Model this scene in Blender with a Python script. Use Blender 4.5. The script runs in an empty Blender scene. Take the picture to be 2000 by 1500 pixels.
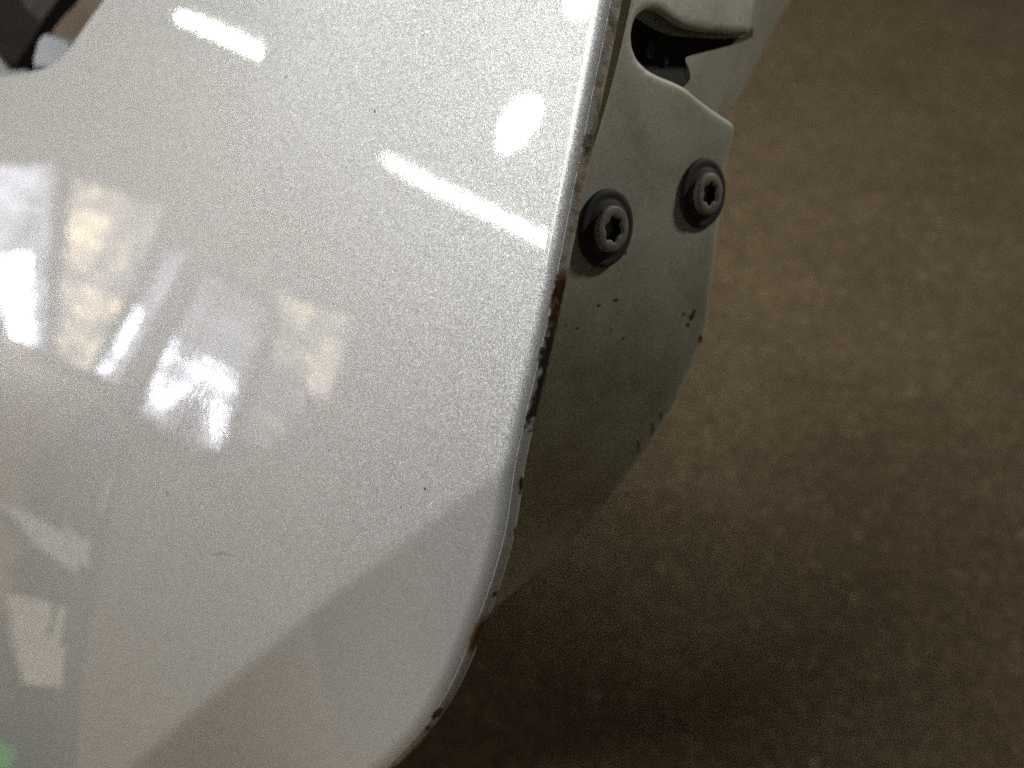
import bpy, bmesh, math, random
import numpy as np
from mathutils import Vector, Matrix, noise
from mathutils.geometry import delaunay_2d_cdt

random.seed(4)
scene = bpy.context.scene
coll = scene.collection
R = math.radians

# ------------------------------------------------------------------ camera
F_PX = 1667.0                       # focal length in pixels of the 2000 x 1500 photograph
PITCH = R(50)                       # looking down
CAM_H = 0.55
cp, sp = math.cos(PITCH), math.sin(PITCH)
CAM_POS = np.array([0.0, 0.0, CAM_H])
CAM_M = np.array([[1, 0, 0], [0, sp, cp], [0, -cp, sp]]).T   # rows: right, up, back
AX_R, AX_U, AX_B = CAM_M.T[0], np.array([0, sp, cp]), np.array([0, -cp, sp])
CAM_M = np.stack([np.array([1., 0, 0]), AX_U, AX_B], axis=1)  # camera -> world

cam_d = bpy.data.cameras.new('camera')
cam = bpy.data.objects.new('camera', cam_d)
coll.objects.link(cam)
cam.matrix_world = Matrix.Translation(Vector(CAM_POS)) @ Matrix(CAM_M.tolist()).to_4x4()
cam_d.sensor_width = 36.0
cam_d.lens = 36.0 * F_PX / 2000.0
cam_d.clip_start = 0.01
cam_d.clip_end = 60.0
cam_d.dof.use_dof = True
cam_d.dof.focus_distance = 0.192
cam_d.dof.aperture_fstop = cam_d.lens / 3.2        # 3.2 mm pupil, as a phone has
scene.camera = cam

# ------------------------------------------------------------------ light level
world = bpy.data.worlds.new('World')
scene.world = world
world.use_nodes = True
bg = world.node_tree.nodes['Background']
bg.inputs['Color'].default_value = (1.0, 0.97, 0.93, 1)
bg.inputs['Strength'].default_value = 0.018
scene.view_settings.view_transform = 'Standard'
scene.view_settings.look = 'None'
scene.view_settings.exposure = 0.0
scene.view_settings.gamma = 1.0
scene.cycles.use_denoising = False
scene.cycles.denoiser = 'OPENIMAGEDENOISE'
scene.cycles.denoising_prefilter = 'ACCURATE'
scene.cycles.max_bounces = 6
scene.cycles.caustics_reflective = False
scene.cycles.caustics_refractive = False
scene.cycles.sample_clamp_indirect = 1.5

# ---GEOM-BEGIN
# ------------------------------------------------------------------ shape functions (camera space, metres)
def ray(px, py):
    px = np.asarray(px, float); py = np.asarray(py, float)
    return np.stack([(px - 1000) / F_PX, (750 - py) / F_PX, -np.ones_like(px)], axis=-1)
def unit(v):
    return v / np.linalg.norm(v, axis=-1, keepdims=True)
def on_plane(px, py, o, n):
    v = ray(px, py)
    t = (o @ n) / (v @ n)
    return v * t[..., None]
def to_px(p):
    return np.stack([1000 + F_PX * p[..., 0] / -p[..., 2], 750 - F_PX * p[..., 1] / -p[..., 2]], axis=-1)
def to_world(p):
    return CAM_POS + p @ CAM_M.T
def sstep(x, a, b):
    t = np.clip((x - a) / (b - a), 0, 1)
    return t * t * (3 - 2 * t)

N_P = unit(np.array([-0.575, 0.0, 0.818]))         # outer skin of the door
O_P = ray(1090., 600.) * 0.190
N_S = unit(np.array([0.64, -0.10, 0.745]))           # shut face of the door
O_S = ray(1100., 600.) * 0.1985

# right-hand silhouette of the hem (traced), top to bottom
HEM = np.array([(1262, -260), (1238, -140), (1222, -60), (1211, 0), (1192, 100), (1171, 200), (1152, 300), (1131, 400), (1112, 500),
                (1092, 600), (1070, 700), (1046, 800), (1024, 900), (1004, 1000), (992, 1050), (975, 1100), (957, 1150), (936, 1200), (915, 1250),
                (893, 1300), (868, 1350), (836, 1400), (794, 1450), (743, 1500), (680, 1550), (600, 1600), (500, 1650), (370, 1700), (200, 1750), (-100, 1810), (-420, 1850)], float)
def smooth_resample(pts, n, passes=3):
    d = np.r_[0, np.cumsum(np.linalg.norm(np.diff(pts, axis=0), axis=1))]
    s = np.linspace(0, d[-1], n)
    q = np.stack([np.interp(s, d, pts[:, 0]), np.interp(s, d, pts[:, 1])], axis=1)
    k = max(3, n // 60) | 1
    for _ in range(passes):
        pad = np.concatenate([q[:1] * 2 - q[1:k + 1][::-1], q, q[-1:] * 2 - q[-k - 1:-1][::-1]])
        q = np.stack([np.convolve(pad[:, c], np.ones(2 * (k // 2) + 1) / (2 * (k // 2) + 1), 'same')[k:-k] for c in (0, 1)], axis=1)
    return q
HEM = smooth_resample(HEM, 1500) - [6.0, 0.0]
HEM_DROP = 0.0040
# shift from the silhouette (4 mm below the skin) up to the skin plane
_e3 = on_plane(HEM[:, 0], HEM[:, 1], O_P - N_P * HEM_DROP, N_P) + N_P * HEM_DROP
EDGE = to_px(_e3)

STEP_Y = np.linspace(-400, 1900, 116)
STEP_X = np.interp(STEP_Y, [-400, 0, 280, 450, 650, 800, 950, 1200, 1450, 1900], [830, 655, 548, 462, 350, 268, 195, 112, 48, -60])
for _ in range(3):
    STEP_X = np.r_[STEP_X[:3], np.convolve(STEP_X, np.ones(7) / 7, 'same')[3:-3], STEP_X[-3:]]
STEP_A = np.interp(STEP_Y, [-400, 100, 480, 650, 950, 1300, 1900], [0.0021, 0.0019, 0.0008, 0.0005, 0.0009, 0.0010, 0.0010])
for _ in range(6):
    STEP_A = np.r_[STEP_A[:6], np.convolve(STEP_A, np.ones(13) / 13, 'same')[6:-6], STEP_A[-6:]]
def line_q(px, py, a, b):
    """signed distance in pixels from the line a->b (positive on its left in image terms)"""
    d = np.array(b, float) - np.array(a, float); L = np.hypot(*d)
    return ((px - a[0]) * d[1] - (py - a[1]) * d[0]) / L
def softplus(x, w):
    return w * np.logaddexp(0, x / w)

def H(px, py):
    """relief of the outer skin along its normal, metres"""
    u = (1000 - px) / 1000.0
    h = -0.0030 * np.clip(u, 0, None) ** 2
    h = h - 0.022 * np.clip((py - 500) / 1000.0, 0, None) ** 2 * np.clip((600 - px) / 600.0, 0, 1.6)
    # one soft styling step sweeping from the top to the lower left
    xc = np.interp(py, STEP_Y, STEP_X); w_ = np.interp(py, [0, 420, 700, 1000, 1500], [135, 105, 66, 52, 52])
    h = h - 5.2e-5 * softplus((xc - px) * 0.87, 30) * sstep(py, 720, 1250)
    a_ = np.interp(py, STEP_Y, STEP_A)
    h = h - a_ * (np.tanh((px - xc) * 0.87 / w_) - 1)
    # tuck-under below the lower diagonal line
    q = line_q(px, py, (985, 915), (285, 1440))
    h = h - 0.000034 * softplus(q, 5.0) * (0.62 + 2.3 * sstep(1000 - px, 150, 800))
    return h

def dist_edge(p):
    """distance (m) in the skin plane from the edge polyline"""
    e = on_plane(EDGE[::2, 0], EDGE[::2, 1], O_P, N_P)
    tg = unit(np.gradient(e, axis=0)); pr = unit(np.cross(tg, np.broadcast_to(N_P, tg.shape)))
    out = np.empty(len(p))
    for i in range(0, len(p), 4000):
        q = p[i:i + 4000]
        k = ((q[:, None, :] - e[None]) ** 2).sum(-1).argmin(1)
        out[i:i + 4000] = np.abs(((q - e[k]) * pr[k]).sum(-1))
    return out
ROLL_R, ROLL_D = 0.0036, 0.0012
def skin(px, py, d=None):
    base = on_plane(px, py, O_P, N_P)
    h = H(px, py)
    if d is not None:
        x = np.clip(1 - d / ROLL_R, 0, 1)
        h = h - ROLL_D * x ** 2.3
    return base + h[..., None] * N_P
def skin_normal(px, py):
    e = 1.0
    a = skin(px + e, py) - skin(px - e, py); b = skin(px, py - e) - skin(px, py + e)
    return unit(np.cross(a, b))
def reflect(px, py):
    """world-space origin and direction of the mirror ray"""
    p = skin(px, py); n = skin_normal(px, py)
    v = unit(p); r = v - 2 * (v * n).sum(-1, keepdims=True) * n
    return to_world(p), r @ CAM_M.T
# ---GEOM-END

# ------------------------------------------------------------------ helpers
def link(o, parent=None):
    coll.objects.link(o)
    if parent is not None:
        o.parent = parent
    return o
def mesh_obj(name, verts, faces, mat, parent=None, smooth=True):
    me = bpy.data.meshes.new(name)
    me.from_pydata([tuple(v) for v in verts], [], [tuple(f) for f in faces])
    me.materials.append(mat)
    if smooth:
        me.polygons.foreach_set('use_smooth', [True] * len(me.polygons))
    me.update()
    return link(bpy.data.objects.new(name, me), parent)
def grid_faces(nr, nc, flip=False):
    f = []
    for i in range(nr - 1):
        for j in range(nc - 1):
            q = (i * nc + j, i * nc + j + 1, (i + 1) * nc + j + 1, (i + 1) * nc + j)
            f.append(q[::-1] if flip else q)
    return f
def tag(o, label=None, cat=None, group=None, kind=None):
    for k, v in (('label', label), ('category', cat), ('group', group), ('kind', kind)):
        if v:
            o[k] = v
    return o
def empty(name, loc=(0, 0, 0)):
    o = bpy.data.objects.new(name, None)
    o.location = loc
    o.empty_display_size = 0.02
    return link(o)

# ------------------------------------------------------------------ materials
def new_mat(name):
    m = bpy.data.materials.new(name); m.use_nodes = True
    nt = m.node_tree
    return m, nt, nt.nodes['Principled BSDF']
def N(nt, kind, **kw):
    n = nt.nodes.new(kind)
    for k, v in kw.items():
        if k in n.inputs:
            n.inputs[k].default_value = v
        else:
            setattr(n, k, v)
    return n
def ramp(nt, fac, stops):
    r = nt.nodes.new('ShaderNodeValToRGB')
    el = r.color_ramp.elements
    while len(el) > 1: el.remove(el[0])
    el[0].position, el[0].color = stops[0][0], (*stops[0][1], 1)
    for p, c in stops[1:]:
        e = el.new(p); e.color = (*c, 1)
    nt.links.new(fac, r.inputs[0])
    return r
def mix_rgb(nt, fac, a, b, mode='MIX'):
    m = nt.nodes.new('ShaderNodeMix'); m.data_type = 'RGBA'; m.blend_type = mode
    for sock, v in ((m.inputs[0], fac), (m.inputs[6], a), (m.inputs[7], b)):
        if isinstance(v, (int, float)): sock.default_value = v
        elif isinstance(v, tuple): sock.default_value = (*v, 1)
        else: nt.links.new(v, sock)
    return m.outputs[2]
def math_n(nt, op, a, b=0.0, clamp=False):
    m = nt.nodes.new('ShaderNodeMath'); m.operation = op; m.use_clamp = clamp
    for sock, v in zip(m.inputs, (a, b)):
        if isinstance(v, (int, float)): sock.default_value = v
        else: nt.links.new(v, sock)
    return m.outputs[0]

def metallic_paint(name, base=(0.60, 0.608, 0.598), metallic=0.45, rough=0.42, flake=0.27, coat=1.0, dirt=False):
    m, nt, b = new_mat(name)
    geo = N(nt, 'ShaderNodeNewGeometry'); tc = N(nt, 'ShaderNodeTexCoord')
    vo = N(nt, 'ShaderNodeTexVoronoi', Scale=6500.0); nt.links.new(tc.outputs['Object'], vo.inputs['Vector'])
    vo2 = N(nt, 'ShaderNodeTexVoronoi', Scale=3600.0); nt.links.new(tc.outputs['Object'], vo2.inputs['Vector'])
    def centred(v, k):
        s = N(nt, 'ShaderNodeVectorMath', operation='SUBTRACT'); nt.links.new(v.outputs['Color'], s.inputs[0]); s.inputs[1].default_value = (0.5, 0.5, 0.5)
        q = N(nt, 'ShaderNodeVectorMath', operation='SCALE'); nt.links.new(s.outputs[0], q.inputs[0]); q.inputs['Scale'].default_value = k
        return q
    a1, a2 = centred(vo, flake), centred(vo2, flake * 0.45)
    ad = N(nt, 'ShaderNodeVectorMath', operation='ADD'); nt.links.new(a1.outputs[0], ad.inputs[0]); nt.links.new(a2.outputs[0], ad.inputs[1])
    ad2 = N(nt, 'ShaderNodeVectorMath', operation='ADD'); nt.links.new(ad.outputs[0], ad2.inputs[0]); nt.links.new(geo.outputs['Normal'], ad2.inputs[1])
    nn = N(nt, 'ShaderNodeVectorMath', operation='NORMALIZE'); nt.links.new(ad2.outputs[0], nn.inputs[0])
    nt.links.new(nn.outputs[0], b.inputs['Normal'])
    # orange peel in the clear coat
    p1 = N(nt, 'ShaderNodeTexNoise', Scale=260.0, Detail=2.0); nt.links.new(tc.outputs['Object'], p1.inputs['Vector'])
    p2 = N(nt, 'ShaderNodeTexNoise', Scale=900.0, Detail=1.0); nt.links.new(tc.outputs['Object'], p2.inputs['Vector'])
    hs = math_n(nt, 'ADD', p1.outputs['Fac'], math_n(nt, 'MULTIPLY', p2.outputs['Fac'], 0.25))
    bu = N(nt, 'ShaderNodeBump', Strength=1.0, Distance=0.0000085)
    nt.links.new(hs, bu.inputs['Height'])
    nt.links.new(bu.outputs[0], b.inputs['Coat Normal'])
    # each flake's base colour is a little darker or paler
    sp_ = N(nt, 'ShaderNodeSeparateColor'); nt.links.new(vo.outputs['Color'], sp_.inputs[0])
    v = ramp(nt, sp_.outputs[0], [(0.0, tuple(c * 0.80 for c in base)), (0.85, tuple(c * 1.05 for c in base)), (1.0, tuple(min(1, c * 1.45) for c in base))])
    col = v.outputs[0]
    if dirt:
        dn = N(nt, 'ShaderNodeTexNoise', Scale=55.0, Detail=5.0, Roughness=0.65); nt.links.new(tc.outputs['Object'], dn.inputs['Vector'])
        dr = ramp(nt, dn.outputs['Fac'], [(0.42, (1, 1, 1)), (0.72, (0.70, 0.66, 0.60))])
        col = mix_rgb(nt, 1.0, col, dr.outputs[0], 'MULTIPLY')
        sn = N(nt, 'ShaderNodeTexNoise', Scale=420.0, Detail=3.0); nt.links.new(tc.outputs['Object'], sn.inputs['Vector'])
        sr = ramp(nt, sn.outputs['Fac'], [(0.68, (1, 1, 1)), (0.74, (0.55, 0.50, 0.44))])
        col = mix_rgb(nt, 0.8, col, sr.outputs[0], 'MULTIPLY')
    nt.links.new(col, b.inputs['Base Color'])
    b.inputs['Metallic'].default_value = metallic
    b.inputs['Roughness'].default_value = rough
    b.inputs['Coat Weight'].default_value = coat
    b.inputs['Coat Roughness'].default_value = 0.025
    b.inputs['Coat IOR'].default_value = 1.5
    return m
def plain(name, col, rough=0.5, metallic=0.0, var=0.25, scale=120.0, bump=0.0):
    m, nt, b = new_mat(name)
    tc = N(nt, 'ShaderNodeTexCoord')
    no = N(nt, 'ShaderNodeTexNoise', Scale=scale, Detail=5.0); nt.links.new(tc.outputs['Object'], no.inputs['Vector'])
    r = ramp(nt, no.outputs['Fac'], [(0.3, tuple(c * (1 - var) for c in col)), (0.7, tuple(min(1, c * (1 + var)) for c in col))])
    nt.links.new(r.outputs[0], b.inputs['Base Color'])
    b.inputs['Roughness'].default_value = rough; b.inputs['Metallic'].default_value = metallic
    if bump:
        bu = N(nt, 'ShaderNodeBump', Strength=1.0, Distance=bump); nt.links.new(no.outputs['Fac'], bu.inputs['Height']); nt.links.new(bu.outputs[0], b.inputs['Normal'])
    return m
def glow(name, col, strength):
    m, nt, b = new_mat(name)
    b.inputs['Base Color'].default_value = (0.8, 0.8, 0.8, 1)
    b.inputs['Emission Color'].default_value = (*col, 1)
    b.inputs['Emission Strength'].default_value = strength
    return m

M_SKIN = metallic_paint('silver_metallic_paint')
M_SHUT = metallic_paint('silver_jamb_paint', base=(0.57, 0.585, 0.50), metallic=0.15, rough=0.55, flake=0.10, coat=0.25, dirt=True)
M_DARK = plain('black_gap', (0.012, 0.011, 0.010), 0.7)
M_BLACK = plain('matte_black', (0.004, 0.004, 0.004), 1.0)
M_BLACK.node_tree.nodes['Principled BSDF'].inputs['Specular IOR Level'].default_value = 0.1
M_LATCH = plain('dark_latch_steel', (0.020, 0.018, 0.015), 0.5, 0.3, scale=300)
M_GLINT = plain('latch_glint_grey', (0.16, 0.15, 0.14), 0.4, 0.6)
M_WASHER = plain('dark_zinc', (0.038, 0.034, 0.031), 0.7, 0.1, scale=400, bump=0.00005)
M_HEAD = plain('dull_steel', (0.25, 0.235, 0.205), 0.65, 0.2, scale=400, bump=0.00004)
M_TAN = plain('tan_trim', (0.22, 0.17, 0.12), 0.55, scale=40)
M_WHITE = plain('white_trim', (0.70, 0.71, 0.74), 0.35, scale=30, var=0.08)

# hem: worn paint, primer, rust and grime along the folded edge
M_HEM, nt, b = new_mat('worn_hem_paint')
at = N(nt, 'ShaderNodeVertexColor', layer_name='wear'); nt.links.new(at.outputs['Color'], b.inputs['Base Color'])
tc = N(nt, 'ShaderNodeTexCoord'); no = N(nt, 'ShaderNodeTexNoise', Scale=2500.0, Detail=4.0); nt.links.new(tc.outputs['Object'], no.inputs['Vector'])
bu = N(nt, 'ShaderNodeBump', Strength=1.0, Distance=0.00012); nt.links.new(no.outputs['Fac'], bu.inputs['Height']); nt.links.new(bu.outputs[0], b.inputs['Normal'])
b.inputs['Roughness'].default_value = 0.5
b.inputs['Metallic'].default_value = 0.15

# floor: brown sheet with pale flecks
M_FLOOR, nt, b = new_mat('speckled_brown_floor')
tc = N(nt, 'ShaderNodeTexCoord')
n1 = N(nt, 'ShaderNodeTexNoise', Scale=9.0, Detail=6.0, Roughness=0.6); nt.links.new(tc.outputs['Object'], n1.inputs['Vector'])
r1 = ramp(nt, n1.outputs['Fac'], [(0.30, (0.270, 0.197, 0.108)), (0.70, (0.355, 0.267, 0.154))])
v1 = N(nt, 'ShaderNodeTexVoronoi', Scale=75.0); nt.links.new(tc.outputs['Object'], v1.inputs['Vector'])
sc_ = N(nt, 'ShaderNodeSeparateColor'); nt.links.new(v1.outputs['Color'], sc_.inputs[0])
size = math_n(nt, 'MULTIPLY', math_n(nt, 'POWER', sc_.outputs[0], 2.5), 0.38)
fl = math_n(nt, 'LESS_THAN', v1.outputs['Distance'], size)
fl = math_n(nt, 'MULTIPLY', fl, math_n(nt, 'MULTIPLY', sc_.outputs[1], 0.9))
col = mix_rgb(nt, fl, r1.outputs[0], (0.50, 0.40, 0.25))
v2 = N(nt, 'ShaderNodeTexVoronoi', Scale=260.0); nt.links.new(tc.outputs['Object'], v2.inputs['Vector'])
sc2 = N(nt, 'ShaderNodeSeparateColor'); nt.links.new(v2.outputs['Color'], sc2.inputs[0])
r2 = ramp(nt, sc2.outputs[0], [(0.0, (0.62, 0.62, 0.62)), (0.8, (1.05, 1.05, 1.05)), (1.0, (1.5, 1.45, 1.35))])
col = mix_rgb(nt, 0.8, col, r2.outputs[0], 'MULTIPLY')
nt.links.new(col, b.inputs['Base Color'])
b.inputs['Roughness'].default_value = 0.75

# ------------------------------------------------------------------ the setting: the floor
fl_s = 8.0
floor = mesh_obj('floor', [(-fl_s, -fl_s, 0), (fl_s, -fl_s, 0), (fl_s, fl_s, 0), (-fl_s, fl_s, 0)], [(0, 1, 2, 3)], M_FLOOR, smooth=False)
tag(floor, 'brown floor with pale flecks, out of focus beyond the door', None, None, 'structure')

# ------------------------------------------------------------------ the car door
door_base = to_world(on_plane(np.array([900.]), np.array([700.]), O_P, N_P))[0]
door = empty('car_door', tuple(door_base))
tag(door, 'silver metallic car door with a chipped, rusting folded edge and bolted shut face', 'car door')
def rel(p):
    """camera space -> local space of the door Empty (which is not rotated)"""
    return to_world(np.asarray(p)) - door_base

# outer skin: rows run from the folded edge towards the left, finer at the edge
XL = np.array([(-300, 470), (-60, 246), (0, 203), (40, 172), (82, 141), (100, 128), (118, 110), (130, 92), (140, 62), (147, 20), (152, -40), (170, -300), (260, -420), (2200, -420)], float)
PY = np.linspace(-240, 1840, 620)
ex = np.interp(PY, EDGE[:, 1], EDGE[:, 0])
xl = np.interp(PY, XL[:, 0], XL[:, 1])
xl = np.minimum(xl + 13.0, ex - 30)
NC = 300
w = np.linspace(0, 1, NC)
near = 60.0
tt = np.where(w < 0.2, near * (w / 0.2) ** 1.8, 0)
PX = np.empty((len(PY), NC))
for i in range(len(PY)):
    full = ex[i] - xl[i]
    k = min(near, full * 0.3)
    t = np.where(w < 0.2, k * (w / 0.2) ** 1.8, k + (full - k) * ((w - 0.2) / 0.8) ** 1.15)
    PX[i] = ex[i] - t
PYg = np.repeat(PY[:, None], NC, 1)
pl = on_plane(PX.ravel(), PYg.ravel(), O_P, N_P)
d = np.full(PX.size, 1.0)
nearmask = (np.tile(w, len(PY)) < 0.22) | (PYg.ravel() > 1350)
d[nearmask] = dist_edge(pl[nearmask])
d[np.arange(len(PY)) * NC] = 0.0
P = skin(PX.ravel(), PYg.ravel(), d)
# the far (left) end of the skin turns away
outer = mesh_obj('outer_panel', rel(P), grid_faces(len(PY), NC), M_SKIN, door)

# hem: the folded edge strip below the skin
NS = 1400
idx = np.linspace(0, len(EDGE) - 1, NS)
ep = np.stack([np.interp(idx, np.arange(len(EDGE)), EDGE[:, c]) for c in (0, 1)], 1)
E3 = skin(ep[:, 0], ep[:, 1])
tan = unit(np.gradient(E3, axis=0))
outv = unit(np.cross(tan, np.broadcast_to(N_P, tan.shape)))
if (outv[:, 0].mean() < 0): outv = -outv
prof = [(-0.0009, -ROLL_D - 0.0004)]
for a in np.linspace(0, 1, 9):  # face of the fold
    prof.append((0.00012 + 0.00115 * math.sin(a * math.pi / 2), -ROLL_D - 0.00008 - a * (HEM_DROP - ROLL_D)))
for a in np.linspace(0.15, 1, 5):
    prof.append((0.00112 - 0.0007 * (1 - math.cos(a * math.pi / 2)), -HEM_DROP - 0.0007 * math.sin(a * math.pi / 2)))
prof += [(-0.004, -HEM_DROP - 0.0008), (-0.011, -HEM_DROP - 0.0008)]
npf = len(prof)
def blob(v, c, s):
    return math.exp(-((v - c) / s) ** 2)
V, C = [], []
paint = np.array((0.60, 0.60, 0.57)); primer = np.array((0.52, 0.445, 0.355)); rust = np.array((0.085, 0.034, 0.010)); grime = np.array((0.030, 0.029, 0.030)); brown = np.array((0.060, 0.042, 0.030)); ochre = np.array((0.26, 0.155, 0.055))
for i in range(NS):
    y = ep[i, 1]; s = i * 0.35
    for j, (o_, n_) in enumerate(prof):
        v = (j - 1) / 13.0                      # 0 at the skin, 1 at the bottom of the face
        p = E3[i] + outv[i] * o_ + N_P * n_
        f = noise.fractal(Vector((s * 0.07, v * 0.9, 1.0)), 0.8, 2.0, 5)
        g = noise.fractal(Vector((s * 0.33, v * 3.0, 7.0)), 0.9, 2.0, 4)
        k = noise.noise(Vector((s * 0.12, v * 0.6, 13.0)))
        worn = 0.0
        # how far up from the lower rim the wear has eaten, by height on the door
        worn = np.interp(y, [480, 540, 640, 780, 850, 925], [0.80, 0.86, 0.82, 0.88, 0.40, 0.02])
        thr = 1.0 - worn + 0.75 * f + 0.40 * g
        e = 1 / (1 + math.exp(-(v - thr) * 18))
        c = paint * (0.92 + 0.15 * g)
        w_ = primer * (1.0 + 0.5 * g)
        db = min(1, blob(y, 38, 16) + blob(y, 212, 14) * 0.9 + blob(y, 262, 22) * 0.9 + blob(y, 290, 9) + 0.5 * blob(y, 410, 6) + 0.4 * blob(y, 455, 12))
        w_ = w_ * (1 - db * min(1, max(0, 0.75 + g))) + brown * db * min(1, max(0, 0.75 + g))
        if y > 505:
            t = min(1, (y - 505) / 40); w_ = w_ * (1 - t) + (rust * (1 + 0.8 * g)) * t
            if g > 0.25 and 560 < y < 645: w_ = ochre
        if y > 632:
            t = min(1, (y - 632) / 20); w_ = w_ * (1 - t) + grime * (1.1 + 1.3 * max(0, g + f)) * t
        c = c * (1 - e) + w_ * e
        # single chips further down
        for (cy, sy, cv, sv, cc) in ((948, 13, 0.55, 0.35, grime), (1038, 10, 0.8, 0.3, grime), (1066, 8, 0.9, 0.3, grime), (1166, 6, 0.5, 0.3, brown), (1408, 12, 0.2, 0.4, brown), (1442, 9, 0.6, 0.4, brown), (1425, 20, 1.0, 0.3, brown)):
            b_ = blob(y, cy, sy) * blob(v, cv, sv); b_ = min(1, max(0, b_ * 2.4 - 0.75 + 1.5 * g)) if b_ > 0.12 else 0.0
            c = c * (1 - b_) + cc * b_
        b_ = blob(y, 1248, 36) * blob(v, 0.30, 0.60); b_ = min(1, max(0, b_ * 2.6 - 0.7 + 0.6 * g))
        c = c * (1 - b_) + (rust * (1.6 + 1.8 * max(0, g)) if v > 0.18 else ochre) * b_
        depth = 0.00010 * e * (0.6 + 0.6 * g) + 0.00002 * f
        V.append(p - outv[i] * depth * (0.0 if j < 2 else 1.0)); C.append(c)
hem = mesh_obj('folded_hem', rel(np.array(V)), grid_faces(NS, npf), M_HEM, door)
ca = hem.data.color_attributes.new('wear', 'FLOAT_COLOR', 'POINT')
ca.data.foreach_set('color', np.c_[np.clip(np.array(C), 0, 1), np.ones(len(C))].astype(np.float32).ravel())
tag(hem, 'folded edge with paint worn to primer, rust and black grime')

# ------------------------------------------------------------------ shut face: plate with the latch slot cut out of it
_rim = to_px(E3 + outv * 0.0 - N_P * HEM_DROP); _rimd = -(E3 - N_P * HEM_DROP)[:, 2]
SH_K = 1.12e-4                      # metres further away per pixel to the right of the hem
def shut_depth(px, py):
    hx = np.interp(py, _rim[:, 1], _rim[:, 0]); hd = np.interp(py, _rim[:, 1], _rimd)
    q = px - hx
    return hd + 0.0035 + np.where(q > 0, SH_K * q + 4.0e-8 * q ** 2, -SH_K * 1.5 * q) + 8.5e-8 * np.clip(py - 430, 0, None) ** 2 + 4.0e-8 * np.clip(330 - py, 0, None) ** 2
def shut_pt(px, py, off=0.0):
    px = np.asarray(px, float); py = np.asarray(py, float)
    p = ray(px, py) * shut_depth(px, py)[..., None]
    return p + (np.zeros_like(px) + off)[..., None] * N_S
def poly_plate(name, outline, fn, mat, parent, step=9, lip=0.0014, lip_px=15, skirt=0.010, free=None, seed=1):
    """A pressed sheet bounded by a pixel outline, with a rolled lip and a return flange along its free edges."""
    o = np.array(outline, float)
    dd = np.r_[0, np.cumsum(np.linalg.norm(np.diff(np.r_[o, o[:1]], axis=0), axis=1))]
    n = int(dd[-1] / 5)
    s = np.linspace(0, dd[-1], n, endpoint=False); oc = np.r_[o, o[:1]]
    bp = np.stack([np.interp(s, dd, oc[:, 0]), np.interp(s, dd, oc[:, 1])], 1)
    for _ in range(2):
        bp = 0.25 * np.roll(bp, 1, 0) + 0.5 * bp + 0.25 * np.roll(bp, -1, 0)
    area = 0.5 * np.sum(bp[:, 0] * np.roll(bp[:, 1], -1) - bp[:, 1] * np.roll(bp[:, 0], -1))
    tn = unit(np.roll(bp, -1, 0) - np.roll(bp, 1, 0)); inn = np.stack([-tn[:, 1], tn[:, 0]], 1) * (1 if area > 0 else -1)
    def dist(q):
        return np.sqrt(((q[:, None] - bp[None]) ** 2).sum(-1)).min(1)
    pts = [bp]
    for k in (2.0, 4.5, 8, 12.5):
        r = bp + inn * k; pts.append(r[dist(r) > k * 0.93][::1 if k < 5 else 2])
    x0, y0 = bp.min(0); x1, y1 = bp.max(0)
    gx, gy = np.meshgrid(np.arange(x0, x1, step), np.arange(y0, y1, step)); g = np.stack([gx.ravel(), gy.ravel()], 1)
    g[:, 0] += (np.round((g[:, 1] - y0) / step) % 2) * step / 2
    def inside(q):
        a, b2 = bp, np.roll(bp, -1, 0); c = np.zeros(len(q), bool)
        for (ax, ay), (bx, by) in zip(a, b2):
            m = ((ay > q[:, 1]) != (by > q[:, 1]))
            with np.errstate(divide='ignore', invalid='ignore'):
                c ^= m & (q[:, 0] < (bx - ax) * (q[:, 1] - ay) / (by - ay) + ax)
        return c
    g = g[inside(g)]; g = g[dist(g) > 16]
    pts.append(g)
    q = np.concatenate(pts)
    res = delaunay_2d_cdt([Vector(v) for v in q], [], [list(range(n))], 1, 1e-4)
    q2 = np.array([tuple(v) for v in res[0]]); faces = [tuple(f) for f in res[2]]
    dq = dist(q2)
    fr = np.ones(len(q2)) if free is None else np.clip(free(q2[:, 0], q2[:, 1]), 0, 1)
    x = np.clip(1 - dq / lip_px, 0, 1)
    off = -lip * (1 - np.sqrt(np.clip(1 - x ** 2.0, 0, 1))) * fr
    P3 = fn(q2[:, 0], q2[:, 1], off)
    e1 = P3[faces[0][1]] - P3[faces[0][0]]; e2 = P3[faces[0][2]] - P3[faces[0][0]]
    if np.cross(e1, e2) @ P3[faces[0][0]] > 0: faces = [f[::-1] for f in faces]
    # return flange
    orig = {}
    for vi, srcs in enumerate(res[3]):
        for s_ in srcs:
            if s_ < n: orig[s_] = vi
    ring = [orig[i] for i in range(n) if i in orig]
    V = list(P3); 
    nn = N_S
    base = len(V)
    for vi in ring: V.append(P3[vi] - nn * skirt * 0.5)
    for vi in ring: V.append(P3[vi] - nn * skirt)
    m = len(ring)
    for i in range(m):
        j = (i + 1) % m
        faces.append((ring[i], ring[j], base + j, base + i)); faces.append((base + i, base + j, base + m + j, base + m + i))
    return mesh_obj(name, rel(np.array(V)), faces, mat, parent)

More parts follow.
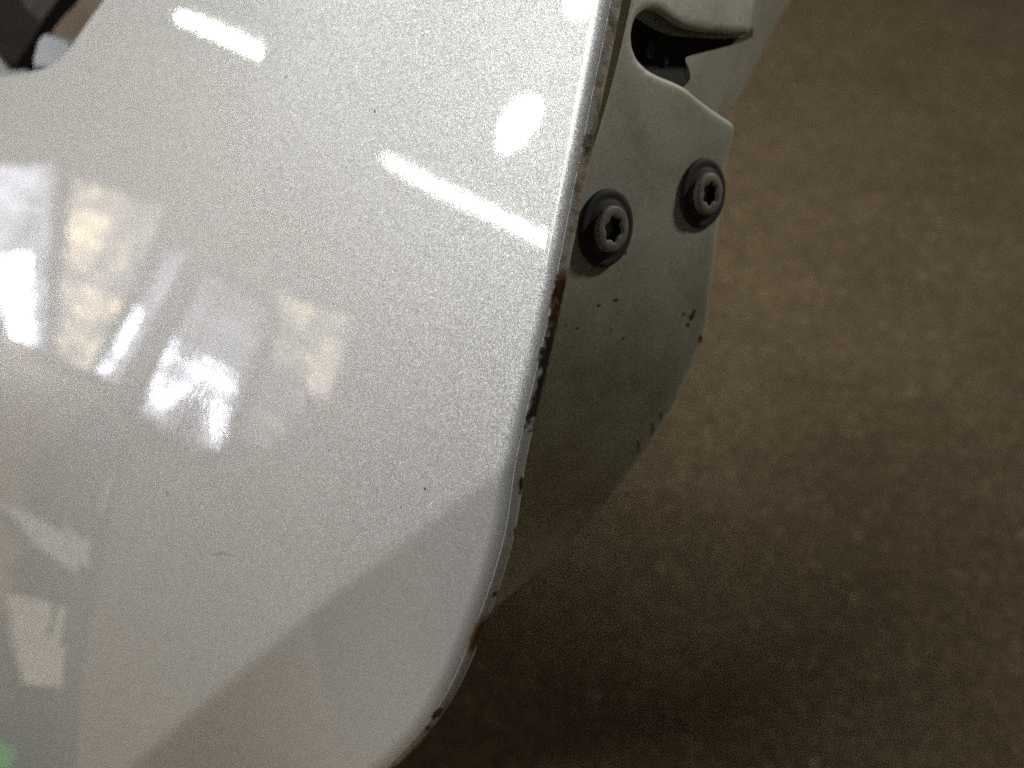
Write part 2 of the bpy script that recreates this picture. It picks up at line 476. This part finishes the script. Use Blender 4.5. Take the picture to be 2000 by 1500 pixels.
SHUT = [(1262, -160), (1246, -60), (1236, 0), (1222, 60), (1205, 130), (1184, 205), (1160, 285), (1136, 340), (1112, 380), (1080, 500), (1060, 600), (1040, 700), (1015, 800), (995, 900),
        (975, 1000), (945, 1090), (905, 1190), (925, 1215), (962, 1194), (1010, 1158), (1060, 1118), (1110, 1072), (1160, 1020), (1205, 968), (1245, 915), (1278, 866), (1305, 822), (1328, 782), (1345, 742), (1362, 705), (1378, 660),
        (1386, 620), (1393, 560), (1404, 480), (1413, 400), (1422, 330), (1436, 272), (1440, 256), (1439, 243), (1430, 235), (1400, 215), (1370, 193), (1344, 170), (1318, 157), (1290, 146), (1268, 134), (1250, 116), (1239, 92), (1236, 68), (1240, 44),
        (1250, 26), (1264, 18), (1280, 18), (1296, 28), (1312, 40), (1330, 50), (1350, 57), (1380, 62), (1420, 65), (1455, 67), (1468, 66), (1474, 50), (1480, 15), (1490, -40), (1505, -160)]
def shut_free(px, py):
    return sstep(px - np.interp(py, HEM[:, 1], HEM[:, 0]), 15, 60)
shut = poly_plate('shut_face', SHUT, shut_pt, M_SHUT, door, free=shut_free)
tag(shut, 'shaded greenish silver end face with two bolts and the latch slot')

def slab(name, outline, depth_off, thick, mat, parent, bev=0.0006):
    """A solid plate parallel to the shut face, depth_off metres behind it."""
    o = np.array(outline, float); n = len(o)
    c = o.mean(0)
    f = ray(o[:, 0], o[:, 1]) * (shut_depth(o[:, 0], o[:, 1]) + depth_off * 1.35)[:, None]
    ctr = f.mean(0)
    f_in = ctr + (f - ctr) * (1 - bev / np.linalg.norm(f - ctr, axis=1, keepdims=True))
    V = np.concatenate([f_in + N_S * 0, f - N_S * bev, f - N_S * thick])
    F = [tuple(range(n))]
    for k in (0, 1):
        for i in range(n):
            j = (i + 1) % n
            F.append((k * n + i, (k + 1) * n + i, (k + 1) * n + j, k * n + j))
    a = np.cross(V[1] - V[0], V[2] - V[0])
    ob = mesh_obj(name, rel(V), F, mat, parent, smooth=False)
    bm = bmesh.new(); bm.from_mesh(ob.data); bmesh.ops.recalc_face_normals(bm, faces=bm.faces); bm.to_mesh(ob.data); bm.free()
    return ob

# latch inside the slot
latch = slab('door_latch', [(1222, -10), (1300, -10), (1420, 20), (1474, 55), (1473, 72), (1455, 80), (1430, 88), (1400, 96), (1368, 104), (1338, 112), (1336, 120), (1342, 133), (1347, 148), (1347, 160), (1340, 168), (1300, 190), (1225, 180)], 0.0075, 0.012, M_LATCH, door)
def disc_outline(cx, cy, rx, ry, n=16):
    return [(cx + rx * math.cos(2 * math.pi * k / n), cy + ry * math.sin(2 * math.pi * k / n)) for k in range(n)]
slab('latch_glint', disc_outline(1273, 97, 8, 17), 0.0068, 0.0015, M_GLINT, latch, 0.0003).location = (0, 0, 0)  # paler discs placed as the glints inside the dark latch
slab('latch_glint', disc_outline(1303, 118, 5, 10), 0.0068, 0.0015, M_GLINT, latch, 0.0003)
slab('latch_pawl', [(1268, 26), (1296, 40), (1330, 58), (1380, 70), (1452, 74), (1458, 69), (1420, 62), (1350, 52), (1300, 28), (1280, 18)], 0.0045, 0.0025, plain('yellow_zinc', (0.16, 0.13, 0.05), 0.5, 0.4), latch, 0.0004)

# black sheet standing in for the shade in the gap behind the hem
slab('gap_shade_sheet', [(1190, -200), (1300, -200), (1262, 0), (1240, 90), (1215, 200), (1190, 320), (1120, 400), (1060, 500), (1080, 400), (1110, 250), (1150, 60)], 0.010, 0.006, M_DARK, door)

# bolts
def bolt(cx, cy, rad, turn=0.6):
    c, c1, c2 = shut_pt(np.array([cx, cx + 8.0, cx]), np.array([cy, cy, cy + 8.0]))
    axis = unit(np.cross(c2 - c, c1 - c)); axis = axis if axis[2] > 0 else -axis
    c = c + axis * 0.0002
    nz = axis; ux = unit(np.cross(np.array([0, 1., 0]), nz)); uy = np.cross(nz, ux)
    nseg = 48
    def lathe(name, prof, mat, parent, cap=True):
        V, F = [], []
        for (r, z, lobe) in prof:
            for k in range(nseg):
                a = 2 * math.pi * k / nseg
                rr = r * (1 + lobe * math.cos(6 * a + turn))
                V.append(c + (ux * math.cos(a) + uy * math.sin(a)) * rr + nz * z * 0.58)
        for i in range(len(prof) - 1):
            for k in range(nseg):
                j = (k + 1) % nseg
                F.append((i * nseg + k, i * nseg + j, (i + 1) * nseg + j, (i + 1) * nseg + k))
        if cap: F.append(tuple((len(prof) - 1) * nseg + k for k in range(nseg)))
        return mesh_obj(name, rel(np.array(V)), F, mat, parent)
    s = rad
    b0 = lathe('bolt', [(s * 1.0, -0.0005, 0), (s * 1.0, 0.0004, 0), (s * 0.985, 0.0010, 0), (s * 0.95, 0.0013, 0), (s * 0.84, 0.0016, 0), (s * 0.80, 0.0014, 0), (s * 0.72, 0.0016, 0), (s * 0.66, 0.0024, 0), (s * 0.50, 0.0024, 0)], M_WASHER, door, False)
    h = lathe('bolt_head', [(s * 0.60, 0.0023, 0), (s * 0.595, 0.0036, 0), (s * 0.575, 0.0042, 0), (s * 0.53, 0.0045, 0), (s * 0.42, 0.0046, 0.0), (s * 0.335, 0.0046, 0.10), (s * 0.31, 0.0043, 0.13), (s * 0.305, 0.0034, 0.13)], M_HEAD, b0, False)
    k = lathe('drive_socket', [(s * 0.306, 0.0036, 0.13), (s * 0.30, 0.0020, 0.14), (s * 0.28, -0.0010, 0.14)], M_DARK, b0)
    return b0
tag(bolt(1182, 446, 0.0093), 'flanged bolt nearer the folded edge')
tag(bolt(1371, 378, 0.0091, 2.2), 'flanged bolt nearer the free edge')

# the far left end of the door: black strip, trim and a clip beyond the skin
def deep_plate(name, outline, D, thick, mat, parent, kx=0.0, bev=0.0015):
    o = np.array(outline, float); n = len(o)
    f = ray(o[:, 0], o[:, 1]) * (D + kx * (o[:, 0] - o[:, 0].mean()))[:, None]
    ctr = f.mean(0); fi = ctr + (f - ctr) * (1 - np.minimum(0.3, bev / np.linalg.norm(f - ctr, axis=1, keepdims=True)))
    zz = np.array([0, 0, 1.0]); V = np.concatenate([fi + zz * bev, f, f - zz * thick])
    Fc = [tuple(range(n))] + [(k * n + i, (k + 1) * n + i, (k + 1) * n + (i + 1) % n, k * n + (i + 1) % n) for k in (0, 1) for i in range(n)]
    ob = mesh_obj(name, rel(V), Fc, mat, parent, smooth=False)
    bm = bmesh.new(); bm.from_mesh(ob.data); bmesh.ops.recalc_face_normals(bm, faces=bm.faces); bm.to_mesh(ob.data); bm.free()
    return ob
deep_plate('black_strip', [(20, 150), (58, 100), (90, 58), (125, 8), (150, -70), (205, -70), (160, 5), (140, 40), (112, 74), (85, 95), (50, 160)], 0.395, 0.010, M_BLACK, door)
deep_plate('trim_strip', [(104, 62), (120, 40), (150, 8), (195, -70), (270, -70), (235, 0), (170, 95), (120, 95)], 0.380, 0.008, M_TAN, door)
deep_plate('clip_tab', [(66, 120), (78, 80), (88, 68), (100, 66), (150, 84), (165, 100), (130, 150), (70, 150)], 0.366, 0.02, plain('grey_clip', (0.42, 0.45, 0.49), 0.45, var=0.1), door, bev=0.004)
deep_plate('panel_return', [(-80, 40), (0, 110), (27, 141), (60, 138), (100, 170), (-80, 240)], 0.392, 0.01, plain('grey_return', (0.30, 0.30, 0.32), 0.5, var=0.1), door)
deep_plate('dark_floor_plate', [(-80, -70), (45, -70), (90, 52), (66, 92), (22, 150), (-80, 80)], 0.43, 0.01, plain('dark_brown_plate', (0.026, 0.020, 0.014), 0.7), door)  # added plate, coloured darker than the floor it stands in for
deep_plate('sill_cover', [(30, -70), (42, 0), (58, 22), (84, 50), (130, -10), (150, -70)], 0.42, 0.01, plain('grey_brown_sill', (0.075, 0.068, 0.058), 0.6), door)

# small wear: rust spots on the shut face, chips and scratches in the paint
M_RUST = plain('rust_brown', (0.075, 0.040, 0.020), 0.8, scale=900, var=0.6)
M_CHIP = plain('dark_chip', (0.10, 0.09, 0.08), 0.7)
M_SCRATCH = plain('pale_scratch', (0.75, 0.74, 0.72), 0.5)
rnd = random.Random(9)
def ragged(cx, cy, rx, ry, n=11):
    return [(cx + rx * math.cos(2 * math.pi * k / n) * rnd.uniform(0.45, 1.2), cy + ry * math.sin(2 * math.pi * k / n) * rnd.uniform(0.45, 1.2)) for k in range(n)]
for cx, cy, rx, ry in ((1352, 619, 6, 9), (1345, 634, 4, 5), (1336, 613, 3, 3), (1357, 608, 3, 4)):
    slab('rust_spot', ragged(cx, cy, rx, ry), -0.00015, 0.0004, M_RUST, door, 0.0001)
for cx, cy, rx, ry in ((1223, 494, 3, 5), (1204, 586, 6, 4), (1171, 596, 4, 3), (1248, 872, 2, 16), (1276, 835, 2, 14), (1293, 812, 2, 8), (1370, 661, 4, 7), (1130, 640, 3, 3), (1219, 660, 2, 4)):
    slab('grime_spot', ragged(cx, cy, rx, ry), -0.00010, 0.0003, M_CHIP, door, 0.0001)
def skin_mark(name, outline, mat):
    o = np.array(outline, float); n = len(o)
    f = skin(o[:, 0], o[:, 1]); V = np.concatenate([f + N_P * 0.00006, f - N_P * 0.0002])
    Fc = [tuple(range(n))] + [(k, n + k, n + (k + 1) % n, (k + 1) % n) for k in range(n)]
    ob = mesh_obj(name, rel(V), Fc, mat, door, smooth=False)
    bm = bmesh.new(); bm.from_mesh(ob.data); bmesh.ops.recalc_face_normals(bm, faces=bm.faces); bm.to_mesh(ob.data); bm.free()
for cx, cy, rx, ry in ((732, 217, 2.0, 4.5), (830, 955, 2.2, 4.0), (921, 314, 1.5, 2.5), (567, 153, 2.5, 2.5), (307, 967, 1.5, 5), (781, 991, 1.0, 2.5), (520, 1025, 1.3, 2.5), (777, 372, 1.5, 1.5), (641, 879, 1.6, 1.8), (601, 783, 1.4, 1.5), (1012, 640, 1.2, 1.6), (455, 1330, 1.6, 1.6)):
    skin_mark('paint_chip', ragged(cx, cy, rx, ry, 8), M_RUST if cy == 955 else M_CHIP)
def stroke(name, pts, w_, mat):
    p = np.array(pts, float); d_ = np.gradient(p, axis=0); nn_ = np.stack([-d_[:, 1], d_[:, 0]], 1); nn_ /= np.linalg.norm(nn_, axis=1, keepdims=True)
    ww = (w_ * np.sin(np.linspace(0.25, math.pi - 0.25, len(p))))[:, None]
    skin_mark(name, np.concatenate([p + nn_ * ww, (p - nn_ * ww)[::-1]]), mat)
stroke('scratch', [(395, 1083), (404, 1090), (412, 1085), (420, 1082), (428, 1087), (438, 1088)], 0.9, M_CHIP)
stroke('scratch', [(258, 1432), (265, 1455), (270, 1478), (274, 1500)], 1.0, M_SCRATCH)
stroke('scratch', [(200, 1350), (204, 1365), (208, 1380)], 0.7, M_SCRATCH)

for o_ in door.children:
    if o_.name.split('.')[0] in ('dark_floor_plate', 'sill_cover', 'trim_strip'):
        o_.data.materials[0].node_tree.nodes['Principled BSDF'].inputs['Specular IOR Level'].default_value = 0.08

# inner skin of the door, seen through the slot
def inner_pt(px, py, off):
    c = np.clip(px - 1390 + (py - 60) * 0.45, 0, None) / 150.0
    D = 0.268 + 0.00006 * (px - 1340) + 0.085 * c ** 2
    return ray(px, py) * (D - off)[..., None]
poly_plate('inner_panel', [(1300, -200), (1620, -200), (1575, -60), (1545, 0), (1510, 60), (1475, 130), (1440, 200), (1400, 250), (1340, 260), (1290, 200)], inner_pt, M_SHUT, door, step=14, lip=0.006, lip_px=40, skirt=0.01)

LED_ROT, PANE_K = 112.0, 4.0
SPOT_AIM, SPOT_W, SPOT_CONE = (0.10, 0.10, 0.58), 114.0, 22.0

# ------------------------------------------------------------------ the workshop side that the skin mirrors: lamps and a glazed wall, plus two added lights
def tube_between(a, b, r, mat, name, parent, n=16, caps=True):
    a, b = np.array(a, float), np.array(b, float); L = unit(b - a)
    u = unit(np.cross(L, [0, 0, 1.0])); w_ = np.cross(L, u)
    V, F = [], []
    for p, rr in ((a, r * 0.7), (a + L * r * 0.3, r), (b - L * r * 0.3, r), (b, r * 0.7)):
        for k in range(n):
            t = 2 * math.pi * k / n; V.append(p + (u * math.cos(t) + w_ * math.sin(t)) * rr)
    for i in range(3):
        for k in range(n):
            j = (k + 1) % n; F.append((i * n + k, i * n + j, (i + 1) * n + j, (i + 1) * n + k))
    F.append(tuple(range(n))[::-1]); F.append(tuple(3 * n + k for k in range(n)))
    return mesh_obj(name, V, F, mat, parent)
def beam(a, b, wd, h, mat, name, parent):
    a, b = np.array(a, float), np.array(b, float); L = unit(b - a); u = unit(np.cross(L, [0, 0, 1.0])); z = np.cross(u, L)
    V = [p + u * s * wd / 2 + z * t * h / 2 for p in (a, b) for s, t in ((-1, -1), (1, -1), (0.7, 1), (-0.7, 1))]
    F = [(0, 3, 2, 1), (4, 5, 6, 7)] + [(k, (k + 1) % 4, 4 + (k + 1) % 4, 4 + k) for k in range(4)]
    return mesh_obj(name, V, F, mat, parent, smooth=False)
M_HOUSE = plain('grey_lamp_housing', (0.35, 0.35, 0.35), 0.5)
M_TUBE = glow('lit_fluorescent_tube', (1.0, 0.97, 0.90), 30.0)
M_KEY = glow('added_key_glow', (1.0, 0.987, 0.96), 6.8)
M_LED = glow('lit_led', (0.90, 0.95, 1.0), 55.0)
def tube_lamp(a, b, r, label):
    a, b = np.array(a, float), np.array(b, float); c = (a + b) / 2
    t = empty('tube_lamp', tuple(c))
    tag(t, label, 'lamp', 'fluorescent tubes mirrored in the paint')
    tube_between(a - c, b - c, r, M_TUBE, 'tube', t)
    beam(a - c + [0, 0, r + 0.022], b - c + [0, 0, r + 0.022], 0.045, 0.028, M_HOUSE, 'housing', t)
tube_lamp((-1.90, 0.83, 0.80), (-1.375, 0.465, 0.80), 0.0150, 'lit tube lamp mirrored as the curved white streak in the paint at the upper left')
tube_lamp((-1.81, 0.30, 0.984), (-1.20, -0.07, 0.984), 0.0136, 'lit tube lamp mirrored as the long straight white streak ending at the folded edge')
tube_lamp((-0.80, 0.25, 0.984), (-0.55, 0.20, 0.984), 0.0120, 'lit tube lamp mirrored as the short white patch at the top of the folded edge')
c = np.array((-0.851, 0.182, 0.857))
led = empty('led_floodlight', tuple(c)); tag(led, 'small bluish floodlight mirrored as the lens shaped spot in the paint', 'lamp')
aim = unit(np.array([-0.01, 0.03, 0.43]) - c); lu = unit(np.cross(aim, [0, 0, 1.0])); lv = np.cross(lu, aim)
ca_, sa_ = math.cos(R(LED_ROT)), math.sin(R(LED_ROT)); la, lb = lu * ca_ + lv * sa_, -lu * sa_ + lv * ca_
def lens_ring(sx, sy, z, n=32):
    out = []
    for k in range(n):
        t = 2 * math.pi * k / n
        out.append(la * sx * math.copysign(abs(math.cos(t)) ** 1.25, math.cos(t)) + lb * sy * math.copysign(abs(math.sin(t)) ** 0.9, math.sin(t)) + aim * z)
    return out
V = lens_ring(0.042, 0.021, 0.0025) + lens_ring(0.038, 0.018, 0.0050); n_ = 32
mesh_obj('lens', V, [(k, (k + 1) % n_, n_ + (k + 1) % n_, n_ + k) for k in range(n_)] + [tuple(n_ + k for k in range(n_))], M_LED, led)
V = lens_ring(0.044, 0.0225, 0.0015) + lens_ring(0.047, 0.026, -0.0186) + lens_ring(0.0248, 0.0124, -0.0310)
mesh_obj('housing', V, [(i * n_ + k, i * n_ + (k + 1) % n_, (i + 1) * n_ + (k + 1) % n_, (i + 1) * n_ + k) for i in (0, 1) for k in range(n_)] + [tuple(range(n_))], M_HOUSE, led)
def panel_lamp(c, target, hw, hl, mat, label):
    c = np.array(c, float); t = empty('added_key_light', tuple(c)); tag(t, label, 'lamp')
    a = unit(np.array(target, float) - c); x = unit(np.cross([0, 1.0, 0], a)); y = np.cross(a, x)
    V = [x * sx * hw + y * sy * hl + a * z for z in (0.02, 0.0) for sx, sy in ((-1, -1), (1, -1), (1, 1), (-1, 1))]
    box = [(0, 1, 2, 3), (0, 4, 5, 1), (1, 5, 6, 2), (2, 6, 7, 3), (3, 7, 4, 0)]
    mesh_obj('diffuser', V, box, mat, t, smooth=False)
    V = [x * sx * (hw + 0.02 if z > -0.03 else hw * 0.6) + y * sy * (hl + 0.02) + a * z for z in (-0.002, -0.06) for sx, sy in ((-1, -1), (1, -1), (1, 1), (-1, 1))]
    mesh_obj('housing', V, box + [(4, 7, 6, 5)], M_HOUSE, t, smooth=False)
panel_lamp((-1.28, 0.05, 1.77), (0.0, 0.0, 0.40), 0.32, 0.75, M_KEY, 'unseen wide panel light added to brighten the paint towards the folded edge')  # added key light, unseen; sets the paint brightness and the floor shadow
wp, wt = np.array((2.2, 1.60, 1.35)), np.array(SPOT_AIM)
wl = empty('added_spot', tuple(wp)); tag(wl, 'unseen round spot added beyond the door to light the shut face with a grazing beam', 'lamp')  # unseen spot added to light the shut face while missing the floor
wa = unit(wt - wp); wu = unit(np.cross(wa, [0, 0, 1.0])); wv = np.cross(wu, wa)
V, n_ = [], 32
for r_, z_ in ((0.05, -0.12), (0.09, -0.10), (0.12, 0.0), (0.115, 0.0), (0.08, -0.06), (0.03, -0.08)):
    V += [(wu * math.cos(2 * math.pi * k / n_) + wv * math.sin(2 * math.pi * k / n_)) * r_ + wa * z_ for k in range(n_)]
mesh_obj('shade', V, [(i_ * n_ + k, i_ * n_ + (k + 1) % n_, (i_ + 1) * n_ + (k + 1) % n_, (i_ + 1) * n_ + k) for i_ in range(5) for k in range(n_)] + [tuple(range(n_))], M_HOUSE, wl)
sd = bpy.data.lights.new('added_spot_light', 'SPOT'); sd.energy = SPOT_W; sd.color = (1.0, 0.95, 0.84); sd.shadow_soft_size = 0.10; sd.spot_size = R(SPOT_CONE); sd.spot_blend = 0.9
so = link(bpy.data.objects.new('added_spot_source', sd), wl)
so.matrix_world = Matrix.Translation(Vector(wp)) @ Vector(wa).to_track_quat('-Z', 'Y').to_matrix().to_4x4()
so.parent = wl; so.matrix_parent_inverse = Matrix.Translation(Vector(wp)).inverted()

M_WALL = plain('beige_wall', (0.42, 0.38, 0.34), 0.8, scale=3, var=0.12)
WX = -2.1
wall = mesh_obj('wall', [(WX - 0.05, -6, 0), (WX - 0.05, 6, 0), (WX - 0.05, 6, 2.8), (WX - 0.05, -6, 2.8), (WX - 0.25, -6, 0), (WX - 0.25, 6, 0), (WX - 0.25, 6, 2.8), (WX - 0.25, -6, 2.8)],
                [(0, 1, 2, 3), (4, 7, 6, 5), (3, 2, 6, 7), (0, 3, 7, 4), (1, 5, 6, 2)], M_WALL, smooth=False)
tag(wall, 'beige workshop wall mirrored in the paint', None, None, 'structure')
M_FRAME = plain('grey_window_frame', (0.20, 0.19, 0.18), 0.5)
def pane_mat(name, dark, mid, light, strength, scale, lo=0.42, hi=0.62, stretch=(1, 1, 1)):
    m, nt, b = new_mat(name)
    tc = N(nt, 'ShaderNodeTexCoord'); mp = N(nt, 'ShaderNodeMapping'); mp.inputs['Scale'].default_value = stretch
    nt.links.new(tc.outputs['Object'], mp.inputs['Vector'])
    no = N(nt, 'ShaderNodeTexNoise', Scale=scale, Detail=5.0, Roughness=0.62, Distortion=0.8); nt.links.new(mp.outputs[0], no.inputs['Vector'])
    r = ramp(nt, no.outputs['Fac'], [(lo, dark), ((lo + hi) / 2, mid), (hi, light)])
    nt.links.new(r.outputs[0], b.inputs['Emission Color']); b.inputs['Emission Strength'].default_value = strength
    b.inputs['Base Color'].default_value = (0.02, 0.02, 0.02, 1); b.inputs['Roughness'].default_value = 0.05
    return m
PANE_COOL = pane_mat('cool_daylight_pane', (0.25, 0.26, 0.32), (0.50, 0.50, 0.58), (0.85, 0.85, 0.95), PANE_K, 9.0)
PANE_WARM = pane_mat('warm_view_pane', (0.20, 0.19, 0.20), (0.55, 0.48, 0.40), (1.5, 1.20, 0.80), PANE_K, 11.0)
PANE_BRIGHT = pane_mat('bright_daylight_pane', (0.6, 0.62, 0.72), (2.2, 2.3, 2.6), (6, 6, 6.4), PANE_K, 16.0, 0.36, 0.56)
PANE_DIM = pane_mat('dim_view_pane', (0.12, 0.12, 0.13), (0.22, 0.20, 0.19), (0.5, 0.45, 0.42), PANE_K, 8.0)
PANE_TAN = pane_mat('tan_view_pane', (1.0, 0.80, 0.66), (1.15, 0.92, 0.76), (1.3, 1.05, 0.85), PANE_K, 3.0)
n_win = 0
def window(label, quad, mat, extra=()):
    global n_win
    n_win += 1; dx = 0.0025 * n_win
    q = np.array(quad, float); c = q.mean(0)
    t = empty('window', (WX, c[0], c[1])); tag(t, label, 'window', 'panes of the workshop front mirrored in the paint')
    q = q - c
    def sheet(name, pts, x, mat, parent):
        V = [(x, p[0], p[1]) for p in pts]; nq = len(V)
        V += [(x - 0.012, p[0], p[1]) for p in pts]
        F = [tuple(range(nq)), tuple(range(nq, 2 * nq))[::-1]] + [(k, nq + k, nq + (k + 1) % nq, (k + 1) % nq) for k in range(nq)]
        o = mesh_obj(name, V, F, mat, parent, smooth=False)
        bm = bmesh.new(); bm.from_mesh(o.data); bmesh.ops.recalc_face_normals(bm, faces=bm.faces); bm.to_mesh(o.data); bm.free()
        return o
    sheet('frame', q * (1 + 0.008 / np.linalg.norm(q, axis=1, keepdims=True)), -0.015 + dx, M_FRAME, t)
    sheet('pane', q, 0.0 + dx, mat, t)
    for e, m2 in extra:
        sheet('pane', np.array(e, float) - c, 0.014 + dx, m2, t)
window('daylit pane mirrored at the left border of the photo with a blown out lower half', [(0.89, 0.23), (0.79, 0.36), (0.455, 0.02), (0.53, 0.004)], PANE_COOL, [([(0.72, 0.12), (0.67, 0.19), (0.48, 0.02), (0.52, 0.006)], PANE_BRIGHT)])
window('wide pane mirrored with mottled warm and grey shapes, second from the left border', [(0.735, 0.37), (0.53, 0.50), (0.355, 0.055), (0.435, 0.045)], PANE_WARM)
window('narrow slanting pane mirrored beside the crease with a white lower part', [(0.435, 0.46), (0.365, 0.505), (0.245, 0.08), (0.338, 0.06)], PANE_COOL, [([(0.39, 0.29), (0.355, 0.30), (0.302, 0.09), (0.333, 0.075)], PANE_BRIGHT)])
window('tall pane mirrored right of the crease with a white sliver at its foot', [(0.262, 0.515), (0.222, 0.54), (0.058, 0.12), (0.082, 0.07)], PANE_COOL, [([(0.185, 0.33), (0.155, 0.33), (0.064, 0.12), (0.070, 0.098)], PANE_BRIGHT)])
window('square pane mirrored nearest the folded edge with a tan block in its corner', [(0.23, 0.60), (0.09, 0.72), (-0.03, 0.52), (0.12, 0.40)], PANE_WARM, [([(0.10, 0.60), (0.07, 0.64), (-0.025, 0.525), (0.04, 0.48)], PANE_TAN)])
window('dim low pane mirrored under the tan block', [(0.15, 0.44), (0.04, 0.48), (0.01, 0.22), (0.05, 0.17)], PANE_DIM)

# invented flat sheets on the floor, shaped to mirror as patches low in the crease
def floor_sheet(name, outline, z, th, mat, label, cat):
    o = np.array(outline, float) + [0.0, 0.03]; c = o.mean(0); n = len(o); o = o - c
    V = [(p[0], p[1], th) for p in o] + [(p[0], p[1], 0) for p in o]
    F = [tuple(range(n))] + [(k, n + k, n + (k + 1) % n, (k + 1) % n) for k in range(n)]
    ob = mesh_obj(name, V, F, mat, smooth=False); ob.location = (c[0], c[1], z)
    bm = bmesh.new(); bm.from_mesh(ob.data); bmesh.ops.recalc_face_normals(bm, faces=bm.faces); bm.to_mesh(ob.data); bm.free()
    if ob.data.polygons[0].normal.z < 0: ob.data.flip_normals()
    return tag(ob, label, cat)
floor_sheet('dim_band_sheet', [(-1.85, 0.21), (-0.86, 0.195), (-0.57, 0.175), (-0.43, 0.135), (-0.35, 0.10), (-0.35, 0.035), (-0.54, 0.055), (-0.81, 0.065), (-1.43, 0.06), (-1.85, 0.05)], 0.002, 0.004, plain('dark_grey_sheet', (0.022, 0.021, 0.026), 0.8, scale=30), 'invented dark grey sheet mirrored as the dim band along the crease', 'mat')
M_PALE_SHEET = plain('pale_sheet_white', (0.85, 0.84, 0.86), 0.6, scale=20, var=0.1)
floor_sheet('white_patch_sheet', [(-0.67, 0.192), (-0.72, 0.165), (-0.745, 0.17), (-0.78, 0.140), (-0.85, 0.112), (-0.75, 0.10), (-0.71, 0.13), (-0.68, 0.125), (-0.62, 0.175)], 0.008, 0.002, M_PALE_SHEET, 'invented white sheet mirrored low in the crease above a dark one', 'reflection_sheet')
floor_sheet('pale_streak_strip', [(-1.01, 0.088), (-1.34, 0.078), (-1.34, 0.095), (-0.99, 0.105)], 0.008, 0.006, M_PALE_SHEET, 'invented thin white strip mirrored as a pale streak beside the crease', 'pale_streak_strip')
floor_sheet('dark_blue_patch', [(-0.585, 0.175), (-0.635, 0.145), (-0.675, 0.12), (-0.60, 0.122), (-0.54, 0.165)], 0.008, 0.003, plain('dark_blue_sheet', (0.012, 0.016, 0.024), 0.9), 'invented dark blue sheet mirrored between the white and cream ones', 'dark_blue_patch')
floor_sheet('cream_patch', [(-0.52, 0.168), (-0.55, 0.148), (-0.505, 0.138), (-0.50, 0.132), (-0.555, 0.142), (-0.58, 0.128), (-0.51, 0.118), (-0.505, 0.112), (-0.53, 0.108), (-0.46, 0.09), (-0.43, 0.12), (-0.475, 0.145)], 0.008, 0.004, plain('cream_sheet', (0.78, 0.70, 0.55), 0.6, scale=20), 'invented notched cream sheet mirrored low at the left border', 'cream_patch')
floor_sheet('green_patch', [(-0.352, 0.120), (-0.372, 0.106), (-0.366, 0.096), (-0.352, 0.093), (-0.338, 0.110)], 0.008, 0.003, plain('green_sheet', (0.06, 0.55, 0.05), 0.9), 'invented bright green sheet mirrored at the lower left corner of the photo', 'green_patch')
